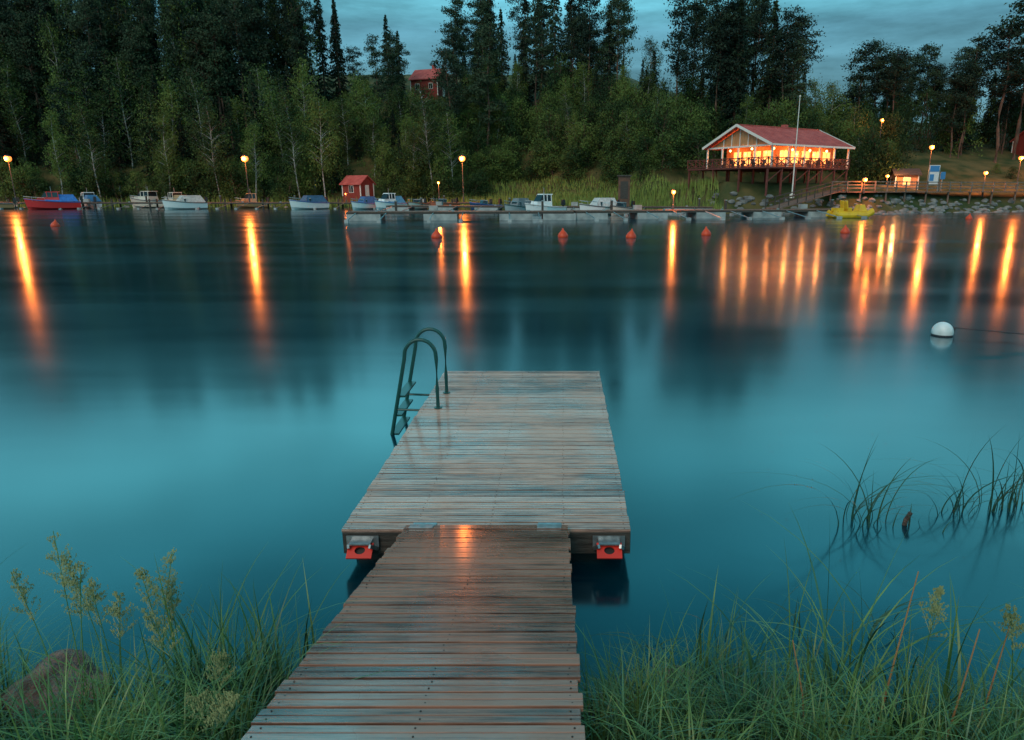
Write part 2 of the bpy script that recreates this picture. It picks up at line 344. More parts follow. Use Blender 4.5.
# ---------------------------------------------------------------- boats
glass = principled('dark_glass', (.015, .02, .025), .08)
motor = principled('outboard_black', (.015, .015, .017), .3)
interior = principled('boat_interior', (.35, .33, .3), .6)
def boat(x, y, hd, Ln, hullc, kind='open', trim=(.05, .1, .25), cover=None, name='motorboat'):
    par = empty(name, (x, y, .12), hd); par.scale = (1.06, 1.06, 1.4)
    hm = principled('hull_paint', hullc, .25); tm = principled('boat_trim', trim, .4)
    B = Ln*.38; K = 14; mb = MB()
    def st(s):
        bw = B/2*(.9+.1*ss(0, .4, s)) * (1-max(0, (s-.45)/.55)**2.3)
        g_ = Ln*(.105+.06*s*s); ch = .08+.3*max(0, s-.5)**1.5*Ln*.25; kl = -.28+.55*max(0, s-.75)**2*16*.28
        return bw, g_, ch, kl
    secs = []
    for i in range(K):
        s = i/(K-1); bw, gz, ch, kl = st(s); bw = max(bw, .02); X = -Ln/2+Ln*s+.0
        secs.append([(X, -bw, gz), (X-.03*Ln*s, -bw*.86, ch), (X-.05*Ln*s, 0, kl), (X-.03*Ln*s, bw*.86, ch), (X, bw, gz)])
    v = [p for q in secs for p in q]; f = []
    for i in range(K-1):
        for k in range(4): f.append((i*5+k, i*5+k+1, (i+1)*5+k+1, (i+1)*5+k))
    f.append((4, 3, 2, 1, 0)); mb.add(v, f, 0)
    for sg in (-1, 1):
        mb.tube([(q[0][0], sg*abs(q[0][1])*1.01, q[0][2]) for q in secs], .05, 6, 1)
    k0 = 7
    v = []; f = []
    for i in range(k0, K):
        bw, gz, _, _ = st(i/(K-1)); X = secs[i][0][0]; v += [(X, -bw, gz-.01), (X, 0, gz+.08), (X, bw, gz-.01)]
    for i in range(K-k0-1):
        for k in range(2): f.append((i*3+k, (i+1)*3+k, (i+1)*3+k+1, i*3+k+1))
    mb.add(v, f, 0)
    v = []; f = []
    for i in range(0, k0+1):
        bw, gz, _, _ = st(i/(K-1)); X = secs[i][0][0]
        v += [(X, -bw, gz-.01), (X, -bw+.14, gz-.01), (X, -bw+.16, .2), (X, bw-.16, .2), (X, bw-.14, gz-.01), (X, bw, gz-.01)]
    for i in range(k0):
        for k in range(5): f.append((i*6+k, (i+1)*6+k, (i+1)*6+k+1, i*6+k+1))
    f.append((k0*6+1, k0*6+2, k0*6+3, k0*6+4)); mb.add(v, f, 2)
    gz = st(.5)[1]
    mb.box((-Ln*.28, 0, .4), (.45, B*.6, .35), 2)
    mb.box((-Ln/2-.22, 0, gz+.32), (.45, .36, .5), 3, top=(.75, .8)); mb.box((-Ln/2-.2, 0, gz-.3), (.16, .12, .9), 3)
    mb.tube([(Ln*.12, -B*.44, gz), (Ln*.15, -B*.44, gz+.4), (Ln*.36, -B*.27, gz+.47), (Ln*.5, 0, gz+.55), (Ln*.36, B*.27, gz+.47), (Ln*.15, B*.44, gz+.4), (Ln*.12, B*.44, gz)], .022, 6, 4)
    for xx, yy in ((.36, .27), (.36, -.27)): mb.tube([(Ln*xx, B*yy, gz+.05), (Ln*xx, B*yy, gz+.46)], .018, 6, 4)
    def wedge(x0, x1, z0, z1, wb, wt, fr, bk, mi):
        v = [(x0, -wb, z0), (x1, -wb*.85, z0), (x1, wb*.85, z0), (x0, wb, z0), (x0+bk, -wt, z1), (x1-fr, -wt*.9, z1), (x1-fr, wt*.9, z1), (x0+bk, wt, z1)]
        mb.add(v, [(3, 2, 1, 0), (4, 5, 6, 7), (0, 1, 5, 4), (1, 2, 6, 5), (2, 3, 7, 6), (3, 0, 4, 7)], mi)
    if kind == 'cabin':
        wedge(-Ln*.12, Ln*.30, gz-.02, gz+.45, B*.40, B*.36, .3, 0, 0)
        wedge(-Ln*.11, Ln*.20, gz+.44, gz+1.0, B*.35, B*.30, .55, .05, 5)
        wedge(-Ln*.15, Ln*.10, gz+1.0, gz+1.08, B*.33, B*.32, .08, 0, 0)
        for sg in (-1, 1):
            for q in (-.11, .0, .09):
                mb.box((Ln*q, sg*B*.335, gz+.72), (.09, .05, .58), 0, rx=sg*rad(6))
        mb.box((Ln*.0, 0, gz+1.35), (.05, .05, .55), 4)
    else:
        v = [(Ln*.02, -B*.42, gz), (Ln*.14, -B*.22, gz+.05), (Ln*.14, B*.22, gz+.05), (Ln*.02, B*.42, gz),
             (-Ln*.01, -B*.38, gz+.42), (Ln*.08, -B*.2, gz+.46), (Ln*.08, B*.2, gz+.46), (-Ln*.01, B*.38, gz+.42)]
        mb.add(v, [(0, 1, 5, 4), (1, 2, 6, 5), (2, 3, 7, 6)], 5)
        mb.tube([v[4], v[5], v[6], v[7]], .03, 6, 4)
        mb.box((0, B*.18, gz+.05), (.4, .4, .6), 2)
    mats = [hm, tm, interior, motor, galv, glass]
    if cover:
        cm = noisy('canvas_cover', cover, tuple(c*.7 for c in cover), 4, .8, bump=.4); mats.append(cm)
        wedge(-Ln*.46, Ln*.16, gz, gz+.75, B*.46, B*.26, .7, .5, 6)
    mb.build('boat_body', mats, par)
W = (.76, .78, .78); CR = (.62, .58, .5); NV = (.04, .09, .2)
boat(-81.3, 112, rad(218), 6.8, (.62, .03, .03), 'cabin', (.03, .1, .35), (.04, .2, .6), name='cabin_boat')
boat(-82.0, 121.5, rad(140), 6.0, W, 'cabin', (.05, .1, .3), (.05, .2, .4), name='cabin_boat')
boat(-71.8, 122, rad(168), 7.2, CR, 'cabin', (.1, .1, .12), name='cabin_boat')
boat(-66.9, 121.4, rad(150), 6.0, CR, 'cabin', (.5, .3, .1), (.4, .28, .15), name='cabin_boat')
boat(-63.4, 121.4, rad(135), 4.6, NV, 'open', (.3, .3, .3))
boat(-60.3, 111.8, rad(228), 6.0, W, 'open', (.1, .1, .1), (.5, .52, .5))
boat(-53.9, 121.5, rad(225), 5.0, (.4, .25, .12), 'cabin', (.2, .1, .05), name='cabin_boat')
boat(-40.6, 111.8, rad(232), 6.0, W, 'open', (.05, .1, .3), (.04, .13, .24))
boat(-31.6, 111.5, rad(240), 5.0, W, 'open', (.05, .1, .3), (.05, .15, .35))
boat(-27.6, 111.5, rad(235), 5.4, W, 'cabin', (.05, .2, .4), (.05, .3, .5), name='cabin_boat')
boat(-23.2, 111.5, rad(252), 4.8, CR, 'open', (.3, .1, .05))
boat(-19.0, 111.5, rad(232), 5.2, (.5, .12, .06), 'open', (.3, .1, .05))
boat(-11.5, 103, rad(220), 4.8, NV, 'open', (.05, .1, .3))
boat(-6.0, 91, rad(236), 4.8, (.45, .46, .46), 'open', (.05, .1, .1), (.2, .23, .25))
boat(-2.4, 88, rad(218), 5.4, W, 'cabin', (.5, .5, .5), name='cabin_boat')
boat(4.3, 86, rad(215), 5.4, W, 'open', (.1, .1, .1), (.6, .62, .62))
boat(7.2, 86.5, rad(232), 4.6, CR, 'open', (.1, .1, .1))
boat(-97.5, 121, rad(215), 5.2, CR, 'open', (.1, .1, .1))
boat(-91.0, 112, rad(215), 5.0, (.4, .22, .1), 'open', (.1, .1, .1))
boat(-102.5, 112, rad(215), 6, W, 'cabin', (.1, .1, .1), name='cabin_boat')

# yellow pedal boat
yel = noisy('yellow_plastic', (.85, .5, .02), (.7, .38, .02), 2, .35)
pb = MB()
for sg in (-1, 1):
    pb.tube([(-2.4, sg*.65, .42), (-2.0, sg*.65, .26), (1.6, sg*.65, .26), (2.4, sg*.62, .6)], .34, 10, 0, )
pb.box((0, 0, .55), (3.6, 1.6, .16), 0)
pb.box((1.2, 0, .9), (1.0, 1.2, .6), 0, top=(.5, .8))
for sg in (-1, 1):
    pb.box((-.5, sg*.4, .78), (.55, .6, .3), 0); pb.box((-.85, sg*.4, 1.18), (.16, .6, .75), 0, ry=rad(-12))
pb.box((-1.6, 0, .75), (.8, 1.3, .3), 0); pb.tube([(.3, 0, .5), (.15, 0, 1.05)], .03, 6, 1)
o = pb.build('pedal_boat', [yel, motor], smooth=False, bevel=.03); o.location = (31.9, 77.8, 0); o.rotation_euler[2] = rad(8); o.scale = (.95, 1.05, 1.2)

# ---------------------------------------------------------------- piers
conc = noisy('pale_concrete', (.26, .27, .27), (.44, .44, .43), 1.2, .8, bump=.2)
pierw = noisy('pier_planks', (.13, .07, .05), (.26, .15, .11), 1.5, .6, stretch=(6, 1, 1))
def pier(name, A, B, wd, z, floats=True, boom=1):
    A = Vector((*A, 0)); B = Vector((*B, 0)); d = B-A; Ln = d.length; rz = math.atan2(d.y, d.x)
    par = empty(name, A, rz); mb = MB(); m = int(Ln/.5)
    for i in range(m): mb.box((Ln*(i+.5)/m, 0, z), (Ln/m-.03, wd, .06), 0, tone=R.random())
    mb.box((Ln/2, -wd/2+.06, z-.13), (Ln, .1, .18), 1); mb.box((Ln/2, wd/2-.06, z-.13), (Ln, .1, .18), 1)
    k = int(Ln/6)
    for i in range(k+1):
        x = Ln*i/k
        if floats: mb.box((min(Ln-1.5, x+1.7), 0, z-.62), (3.4, wd+.05, .80), 2)
        else:
            for sy in (-1, 1): mb.tube([(x, sy*wd*.4, -1.5), (x, sy*wd*.4, z+.55)], .15, 8, 1)
        if i < k:
            for q in (0, 3):
                for sg in ((-1, 1) if boom == 2 else (-1,)):
                    mb.tube([(x+1+q, sg*wd/2, z-.1), (x+1+q, sg*(wd/2+4.5), .16)], .05, 6, 3)
                    mb.box((x+1+q, sg*(wd/2+4.5), .12), (.35, .5, .3), 2)
            mb.box((x+3, -wd/2+.15, z+.1), (.3, .08, .14), 3)
            if i % 2 == 0: mb.box((x+4.6, wd/2-.3, z+.5), (.22, .22, 1.0), 1); mb.box((x+4.6, wd/2-.3, z+1.04), (.28, .28, .1), 3)
            if i % 3 == 1: mb.box((x+.8, wd/2-.4, z+.3), (.9, .5, .5), 2)
    mb.build('pier_structure', [pierw, darkwood, conc, galv], par)
pier('timber_pier', (-125, 118), (-12, 117), 2.6, 1.0, False)
pier('floating_pier', (-22, 72.0), (1, 74), 3.0, .85)
pier('floating_pier', (1.1, 75), (34, 82), 3.0, .85, True, 2)
pier('floating_pier', (-25, 101), (20, 93), 2.2, .85)
fb = MB(); A = Vector((36.5, 93.5, 3.0)); B = Vector((24, 80.5, .95)); d = (B-A)
fb.beam(A, B, 1.8, .12, 0)
side = Vector((-d.y, d.x, 0)).normalized()*.85
for sg in (-1, 1):
    fb.beam(A+side*sg+Vector((0, 0, 1.05)), B+side*sg+Vector((0, 0, 1.05)), .09, .1, 1)
    fb.beam(A+side*sg+Vector((0, 0, .55)), B+side*sg+Vector((0, 0, .55)), .06, .08, 1)
    for i in range(9):
        p = A+d*(i/8)+side*sg; fb.beam(p, p+Vector((0, 0, 1.1)), .1, .1, 1)
fb.build('footbridge', [pierw, darkwood])

fm = noisy('fence_timber', (.10, .085, .07), (.2, .17, .14), 2, .7)
fn = MB(); px = None
for i in range(36):
    X = 35+i*1.9; Y = shore(X)+2.3; z = 2.8; p = Vector((X, Y, z))
    fn.beam(p, p+Vector((0, 0, 1.35)), .15, .15)
    if px is not None:
        for h in (.45, .85, 1.25): fn.beam(px+Vector((0, 0, h)), p+Vector((0, 0, h)), .06, .13)
    px = p
fn.build('rail_fence', [fm])
wk = MB()
for i in range(35):
    X = 35+i*1.9; Y = shore(X)+3.2; X2 = X+1.9; Y2 = shore(X2)+3.2
    wk.beam((X, Y, 2.75), (X2, Y2, 2.75), 1.9, .14)
    if i % 2 == 0: wk.beam((X, Y-.7, .2), (X, Y-.7, 2.7), .2, .2)
wk.build('boardwalk', [pierw])

# ---------------------------------------------------------------- lamps
globe = principled('sodium_globe', (1, .5, .2), .4, emit=(1, .25, .035), estr=1.7)
core = principled('sodium_core', (1, .6, .3), .4, emit=(1, .6, .25), estr=5)
polem = principled('lamp_pole', (.08, .085, .09), .5, .5)
def street_lamp(x, y, h, base=None, r=.55, P=2500, name='street_lamp'):
    z0 = ground_z(x, y)-.1 if base is None else base
    par = empty(name, (x, y, z0)); mb = MB(); hh = h-z0
    mb.lathe((0, 0, 0), [(.14, 0), (.12, .9*min(1, hh/3)), (.07, 1.0*min(1, hh/3)), (.055, hh-r*1.2), (.16, hh-r), (.001, hh-r+.02)], 10)
    mb.lathe((0, 0, hh), [(r*.9, r*.6), (r*.6, r*.95), (.001, r*1.1)], 14)
    mb.build('lamp_post', [polem], par)
    mb = MB(); mb.ball((0, 0, hh), r, 8); mb.ball((0, -r*.75, hh-.05), r*.42, 6, 1); mb.build('lamp_globe', [globe, core], par, smooth=True)
    l = bpy.data.lights.new('sodium_light', 'POINT'); l.energy = P; l.color = (1, .205, .03); l.shadow_soft_size = .18
    o = bpy.data.objects.new('sodium_light', l); scene.collection.objects.link(o); o.parent = par; o.location = (0, -r*1.2-.22, hh-.1)
for x in (-93, -53.3, -16.9): street_lamp(x, 119.6, 8.1, .95, P=2900)
street_lamp(-21, 119.4, 4.2, .95, .22, 800)
street_lamp(12.2, 77.8, 2.8, .8, .26, 650, 'bollard_lamp')
street_lamp(39, 91.5, 4.3, 2.6, .3, 600, 'bollard_lamp')
street_lamp(-36, 116.8, 2.4, .95, .15, 80, 'bollard_lamp')
street_lamp(53.5, 104, 9.0, None, .34, 1300)
street_lamp(61, 102.5, 5.4, None, .3, 1000)
street_lamp(68, 106, 7.6, None, .34, 1300)
street_lamp(52, 118, 14.0, None, .3, 700)
street_lamp(77, 112, 9.6, None, .3, 1000)
street_lamp(45.5, 99.5, 4.9, None, .24, 600)

# ---------------------------------------------------------------- cabin
roofm = noisy('red_roof', (.40, .07, .06), (.55, .12, .10), 1.0, .6, bump=.2)
wallm = noisy('warm_timber_wall', (.45, .2, .08), (.6, .3, .13), 1.5, .6, stretch=(5, 5, .6))
redw = noisy('falu_red_boards', (.18, .025, .018), (.27, .042, .03), 2, .8, stretch=(6, 6, .5))
trimw = principled('white_trim', (.75, .72, .66), .5)
winm = principled('lit_window', (.8, .5, .2), .2, emit=(1, .38, .09), estr=2.2)
darkred = noisy('dark_red_rail', (.10, .028, .022), (.17, .045, .035), 3, .7)
phi = rad(32)
cab = empty('boathouse_restaurant', (26.9, 92, 0), phi)
LX, LY, ZD, ZE, ZR = 15.7, 12.0, 5.9, 8.65, 11.3
mb = MB()
wx0, wx1, wy0, wy1 = 3.2, 14.9, 2.2, 11.2
def wall_run(mb, a, b, z0, z1, mi=0, th=.15):
    a = Vector((*a, 0)); b = Vector((*b, 0)); mb.beam(a+Vector((0, 0, (z0+z1)/2)), b+Vector((0, 0, (z0+z1)/2)), th, z1-z0, mi)
def eave_z(y): return ZE+.0+(ZR-ZE)*(1-abs(y-LY/2)/(LY/2))-.12
for (a_, b_) in (((wx0, wy0), (wx1, wy0)), ((wx0, wy1), (wx1, wy1)), ((wx0, wy0), (wx0, wy1)), ((wx1, wy0), (wx1, wy1))):
    wall_run(mb, a_, b_, ZD, ZE+.05)
for x in (wx0, wx1, .35):
    mb.add([(x, wy0 if x > 1 else .3, ZE+.06), (x, wy1 if x > 1 else LY-.3, ZE+.06), (x, LY/2, ZR-.2), (x+.12, wy0 if x > 1 else .3, ZE+.06), (x+.12, wy1 if x > 1 else LY-.3, ZE+.06), (x+.12, LY/2, ZR-.2)],
           [(0, 2, 1), (3, 4, 5), (0, 3, 5, 2), (1, 2, 5, 4), (0, 1, 4, 3)], 0)
mb.build('walls', [wallm], cab)
mb = MB()
ov = .35
for sg in (0, 1):
    ye = -ov if sg == 0 else LY+ov; ze = ZE-.1
    v = [(-.5, ye, ze), (LX+.5, ye, ze), (LX+.5, LY/2, ZR), (-.5, LY/2, ZR)]
    v += [(x, y, z+.16) for x, y, z in v]
    mb.add(v, [(0, 1, 2, 3), (7, 6, 5, 4), (0, 4, 5, 1), (1, 5, 6, 2), (2, 6, 7, 3), (3, 7, 4, 0)])
    for i in range(28):
        x = -.4+i*(LX+.8)/27
        mb.beam((x, ye, ze+.18), (x, LY/2, ZR+.18), .06, .05)
mb.box((LX/2, LY/2, ZR+.2), (LX+1, .3, .1)); mb.box((10.5, 7.4, ZR+.25), (.7, .7, 1.0))
mb.build('roof', [roofm], cab)
mb = MB()
for x in (-.56, LX+.56):
    mb.beam((x, -ov, ZE+.0), (x, LY/2, ZR+.1), .08, .32); mb.beam((x, LY+ov, ZE+.0), (x, LY/2, ZR+.1), .08, .32)
mb.beam((-.5, -ov-.05, ZE+.0), (LX+.5, -ov-.05, ZE), .08, .24)
for x in (0, 3.1, 6.2, 9.3, 12.4, 15.4): mb.box((x+.1, .1, (ZD+ZE)/2), (.2, .2, ZE-ZD-.1))
for y in (3, 6, 9, 11.9): mb.box((.1, y, (ZD+ZE)/2), (.2, .2, ZE-ZD-.1))
mb.box((.1, LY/2, ZE), (.2, LY-.4, .22))
for y in (3, 4.5, 6, 7.5, 9): mb.box((.28, y, ZE+.35+(eave_z(y)-ZE)/2-.4), (.1, .12, max(.3, eave_z(y)-ZE-.1)))
mb.build('trim_and_posts', [trimw], cab)
mb = MB()
for x in (4.6, 6.8, 9.0, 11.2, 13.4): mb.box((x, wy0-.08, 7.35), (1.5, .06, 1.5), 0)
for y in (3.6, 5.4, 7.2, 9.0): mb.box((wx0-.08, y, 7.2), (.06, 1.3, 1.9), 0)
for x in (4.6, 6.8, 9.0, 11.2, 13.4):
    for dx in (-.8, 0, .8): mb.box((x+dx, wy0-.13, 7.35), (.09, .05, 1.66), 1)
    for dz in (-.8, .8): mb.box((x, wy0-.135, 7.35+dz), (1.6, .05, .09), 1)
for y in (3.6, 5.4, 7.2, 9.0):
    for dy in (-.7, 0, .7): mb.box((wx0-.13, y+dy, 7.2), (.05, .09, 2.0), 1)
mb.build('windows', [winm, trimw], cab)
mb = MB()
dx0, dx1, dy0, dy1 = -2.6, 13.4, -1.8, 13
mb.box(((dx0+dx1)/2, (dy0+dy1)/2, ZD-.12), (dx1-dx0, dy1-dy0, .22), 0)
def rail(a, b):
    a = Vector((*a, ZD)); b = Vector((*b, ZD)); k = max(1, round((b-a).length/1.6))
    for h in (.12, 1.1): mb.beam(a+Vector((0, 0, h)), b+Vector((0, 0, h)), .09, .1, 0)
    for i in range(k+1):
        p = a+(b-a)*i/k; mb.beam(p, p+Vector((0, 0, 1.2)), .11, .11, 0)
        if i < k:
            q = a+(b-a)*(i+1)/k
            mb.beam(p+Vector((0, 0, .15)), q+Vector((0, 0, 1.05)), .06, .09, 0); mb.beam(p+Vector((0, 0, 1.05)), q+Vector((0, 0, .15)), .06, .09, 0)
            mb.beam((p+q)/2+Vector((0, 0, .15)), (p+q)/2+Vector((0, 0, 1.05)), .05, .06, 0)
rail((dx0, dy0), (dx1, dy0)); rail((dx0, dy0), (dx0, dy1)); rail((dx1, dy0), (dx1, 2))
for i in range(7):
    for j in range(4):
        x = dx0+.2+(dx1-dx0-.4)*i/6; y = dy0+.2+(dy1-dy0-.4)*j/3
        mb.box((x, y, (2.4+ZD)/2-.1), (.2, .2, ZD-2.4), 0)
    if i < 6:
        x2 = dx0+.2+(dx1-dx0-.4)*(i+1)/6; mb.beam((x, dy0+.2, 4.0), (x2, dy0+.2, 5.6), .07, .12)
mb.build('deck_and_railing', [darkred], cab)
mb = MB()
lp = [(1.6, 1.2, 8.3), (1.6, 5, 8.4), (1.6, 9, 8.3), (5, 1.0, 8.2), (8.5, 1.0, 8.2), (12, 1.0, 8.2)]
for p in lp: mb.ball(p, .16, 6)
mb.build('veranda_lamps', [core], cab, smooth=True)
for p in lp:
    l = bpy.data.lights.new('veranda_light', 'POINT'); l.energy = 190; l.color = (1, .30, .06); l.shadow_soft_size = .15
    o = bpy.data.objects.new('veranda_light', l); scene.collection.objects.link(o); o.parent = cab; o.location = (p[0], p[1], p[2]-.4)
mb = MB()
for i in range(6):
    x = -1.3 if i < 3 else 1+i*2; y = 1+i*3.6 if i < 3 else -.9
    mb.box((x, y, ZD+.74), (1.2, .8, .05)); mb.box((x, y, ZD+.36), (.12, .12, .72))
    for sg in (-1, 1): mb.box((x+sg*.9, y, ZD+.45), (.4, .5, .06)); mb.box((x+sg*1.1, y, ZD+.7), (.05, .5, .5)); mb.box((x+sg*.9, y, ZD+.22), (.3, .3, .42))
mb.build('tables_and_chairs', [darkwood], cab)

def house(name, x, y, z, rz, LX, LY, H, RH, wallc, roofc, lit=False, chimney=True):
    par = empty(name, (x, y, z), rz); mb = MB()
    mb.box((0, 0, H/2-1), (LX, LY, H+2), 0)
    for sx_ in (-LX/2, LX/2-.1): mb.add([(sx_, -LY/2, H), (sx_, LY/2, H), (sx_, 0, H+RH), (sx_+.1, -LY/2, H), (sx_+.1, LY/2, H), (sx_+.1, 0, H+RH)], [(0, 2, 1), (3, 4, 5), (0, 3, 5, 2), (1, 2, 5, 4)], 0)
    mb.build('walls', [wallc], par)
    mb = MB(); o_ = .4; k = RH/(LY/2)
    for sg in (-1, 1):
        v = [(-LX/2-o_, sg*(LY/2+o_), H-o_*k), (LX/2+o_, sg*(LY/2+o_), H-o_*k), (LX/2+o_, 0, H+RH), (-LX/2-o_, 0, H+RH)]
        v += [(a, b, c+.15) for a, b, c in v]
        mb.add(v, [(0, 1, 2, 3), (7, 6, 5, 4), (0, 4, 5, 1), (1, 5, 6, 2), (2, 6, 7, 3), (3, 7, 4, 0)])
    if chimney: mb.box((LX*.15, .3, H+RH+.3), (.7, .7, 1.3))
    mb.build('roof', [roofc], par)
    mb = MB()
    for sx_ in (-1, 1):
        for sy in (-1, 1): mb.box((sx_*(LX/2+.01), sy*(LY/2+.01), H/2), (.16, .16, H), 0)
    nw = max(1, int(LX/2.6))
    for i in range(nw):
        xx = -LX/2+LX*(i+.5)/nw
        mb.box((xx, -LY/2-.04, H*.55), (1.1, .06, 1.3), 0); mb.box((xx, -LY/2-.08, H*.55), (.9, .06, 1.1), 1)
        mb.box((xx, -LY/2-.12, H*.55), (.06, .04, 1.1), 0)
    mb.box((LX/2+.04, 0, 1.0), (.06, 1.0, 2.0), 0)
    mb.build('windows_and_door', [trimw, winm if lit else glass], par)
house('red_boat_shed', -38.3, 132, 1.9, rad(-25), 4.2, 3.6, 2.3, 1.3, redw, roofm, chimney=False)
house('red_hillside_house', -31.0, 171, ground_z(-31.0, 171)+.2, rad(-20), 7.0, 5.5, 3.8, 2.2, redw, roofm)
house('lit_kiosk', 52.5, 109, ground_z(52.5, 109), rad(-10), 3.2, 2.6, 2.4, .7, wallm, darkwood, lit=True, chimney=False)
house('hillside_cottage', 83, 125, ground_z(83, 125), rad(10), 6, 5, 2.8, 1.5, redw, roofm, lit=True, chimney=False)
l = bpy.data.lights.new('kiosk_light', 'POINT'); l.energy = 500; l.color = (1, .36, .1); l.shadow_soft_size = .2
o = bpy.data.objects.new('kiosk_light', l); scene.collection.objects.link(o); o.location = (50.5, 106.5, ground_z(50.5, 106.5)+2.8)

mb = MB(); mb.tube([(0, 0, 0), (0, 0, 12.0)], .09, 10, 0, .04); mb.ball((0, 0, 12.05), .12, 6); mb.lathe((0, 0, 0), [(.3, -.2), (.3, .3), (.1, .35)], 10)
mb.build('flagpole', [trimw], loc=(29.4, 90.5, 2.2))
blue = principled('sign_blue', (.04, .2, .45), .4); grey = principled('sign_white', (.6, .65, .66), .4)
mb = MB()
for x in (-.75, .75): mb.box((x, 0, 1.6), (.12, .12, 3.2), 2)
mb.box((0, -.02, 2.5), (1.5, .08, 2.6), 1); mb.box((0, -.075, 3.3), (1.3, .03, .8), 0); mb.box((-.3, -.075, 2.1), (.6, .03, .9), 0)
o = mb.build('information_sign', [blue, grey, galv]); o.location = (52.5, 100.5, 2.6)
mb = MB(); mb.box((0, 0, 1.3), (.1, .1, 2.6), 2); mb.box((0, -.06, 2.4), (.7, .05, 1.0), 0); o = mb.build('traffic_sign', [blue, grey, galv]); o.location = (54.3, 101.5, 2.6)
mb = MB(); mb.box((0, 0, 1.9), (1.5, .5, 3.8), 0); mb.box((0, 0, 3.9), (1.8, .8, .18), 1); mb.box((0, -.27, 2.1), (1.0, .05, 2.2), 1)
o = mb.build('notice_pillar', [noisy('rust_brown', (.1, .05, .035), (.17, .08, .05), 2, .7), darkwood]); o.location = (8.0, 92.5, .9)

# ---------------------------------------------------------------- rocks
def rock_add(mb, c, r, seed, flat=.65, n=9):
    v = []; f = []; m = n*2
    for i in range(n+1):
        th = math.pi*i/n
        for k in range(m):
            a = 2*math.pi*k/m; d = Vector((math.sin(th)*math.cos(a), math.sin(th)*math.sin(a), math.cos(th)))
            q = r*(1+.35*noise.noise(d*1.3+Vector((seed*7.1, 0, 0)))+.12*noise.noise(d*3.5+Vector((0, seed, 0))))
            v.append((c[0]+d.x*q*1.2, c[1]+d.y*q, c[2]+d.z*q*flat))
    for i in range(n):
        for k in range(m): f.append((i*m+k, (i+1)*m+k, (i+1)*m+(k+1) % m, i*m+(k+1) % m))
    mb.add(v, f)
stone = noisy('reddish_granite', (.10, .06, .048), (.33, .20, .16), 9, .6, bump=1.0, bscale=40, detail=9)
gstone = noisy('grey_stone', (.10, .10, .10), (.28, .27, .26), .9, .8, bump=.5, bscale=6)
for (x, y, z, r) in ((-2.78, 3.22, .28, .22), (-1.5, 3.5, .03, .13), (.32, 3.25, .03, .2), (-1.9, 3.65, -.04, .13), (1.15, 3.4, -.03, .17), (.75, 3.7, -.1, .16)):
    mb = MB(); rock_add(mb, (0, 0, 0), r, x*3, .85, 20); o = mb.build('shore_boulder', [stone], smooth=True, loc=(x, y, z))
mb = MB()
for i in range(560):
    X = R.uniform(20, 95) if i < 460 else R.uniform(-90, 20)
    t = R.uniform(-1.2, 3.2); Y = shore(X)+t; r = R.uniform(.15, .5)
    rock_add(mb, (X, Y, max(-.15, ground_z(X, Y))+.02), r, i, .7, 5)
mb.build('shore_rocks', [gstone])

# ---------------------------------------------------------------- vegetation prototypes
bark = noisy('pine_bark', (.07, .045, .035), (.17, .09, .06), 2, .9, stretch=(3, 3, .6), detail=2)
bbark = noisy('birch_bark', (.50, .48, .45), (.20, .185, .17), 1.5, .8, stretch=(2, 2, 3), detail=2)
def leafm(name, a, b): return noisy(name, a, b, .45, .75, .25, objrand=True, detail=1)
L_spruce = leafm('spruce_needles', (.007, .021, .012), (.035, .065, .027))
L_pine = leafm('pine_needles', (.010, .025, .016), (.042, .070, .034))
L_birch = leafm('birch_leaves', (.028, .055, .016), (.12, .17, .036))
L_bush = leafm('bush_leaves', (.015, .040, .011), (.10, .15, .032))
def leaf(v, f, p, s, rr, flatz=.0):
    d1 = Vector((rr.gauss(0, 1), rr.gauss(0, 1), rr.gauss(0, 1)*(1-flatz))).normalized()
    d2 = d1.cross(Vector((rr.gauss(0, 1), rr.gauss(0, 1), rr.gauss(0, 1)))).normalized()
    o = len(v); v += [p+d1*s, p-d1*s*.6+d2*s*.5, p-d1*s*.5-d2*s*.55]; f.append((o, o+1, o+2))
def make(name, v, f, trunk, mats):
    mb = trunk; o = len(mb.v); mb.v += [tuple(p) for p in v]; mb.f += [tuple(i+o for i in q) for q in f]; mb.mi += [1]*len(f); mb.tone += [.5]*len(f)
    me = bpy.data.meshes.new(name); me.from_pydata(mb.v, [], mb.f)
    for m in mats: me.materials.append(m)
    me.polygons.foreach_set('material_index', mb.mi); me.update(); return me
def spruce(seed):
    rr = random.Random(seed); H = 20; t = MB(); t.tube([(0, 0, 0), (0.1, 0, H*.5), (0, 0, H)], .26, 7, 0, .03); v = []; f = []
    z = 1.6
    while z < H-.3:
        fr = (z/H); Rm = 3.5*(1-fr)**.8*rr.uniform(.7, 1.1)+.15; nb = rr.randint(6, 8)
        for k in range(nb):
            a = rr.uniform(0, 6.28); ln = Rm*rr.uniform(.55, 1.15); dz = -.32*ln
            if rr.random() < .1: continue
            t.tube([(0, 0, z), (math.cos(a)*ln*.9, math.sin(a)*ln*.9, z+dz*.9)], .035, 3, 0, .01, cap=False)
            for q in range(int(9+ln*9)):
                u = rr.uniform(.12, 1)**.8; wv = rr.gauss(0, .22)*ln*.6*(1.1-u)
                p = Vector((math.cos(a)*ln*u-math.sin(a)*wv, math.sin(a)*ln*u+math.cos(a)*wv, z+dz*u**1.3-abs(rr.gauss(0, .16))))
                leaf(v, f, p, rr.uniform(.14, .29), rr)
        z += rr.uniform(.38, .6)*(1.15-.4*fr)
    return make('spruce_mesh', v, f, t, [bark, L_spruce])
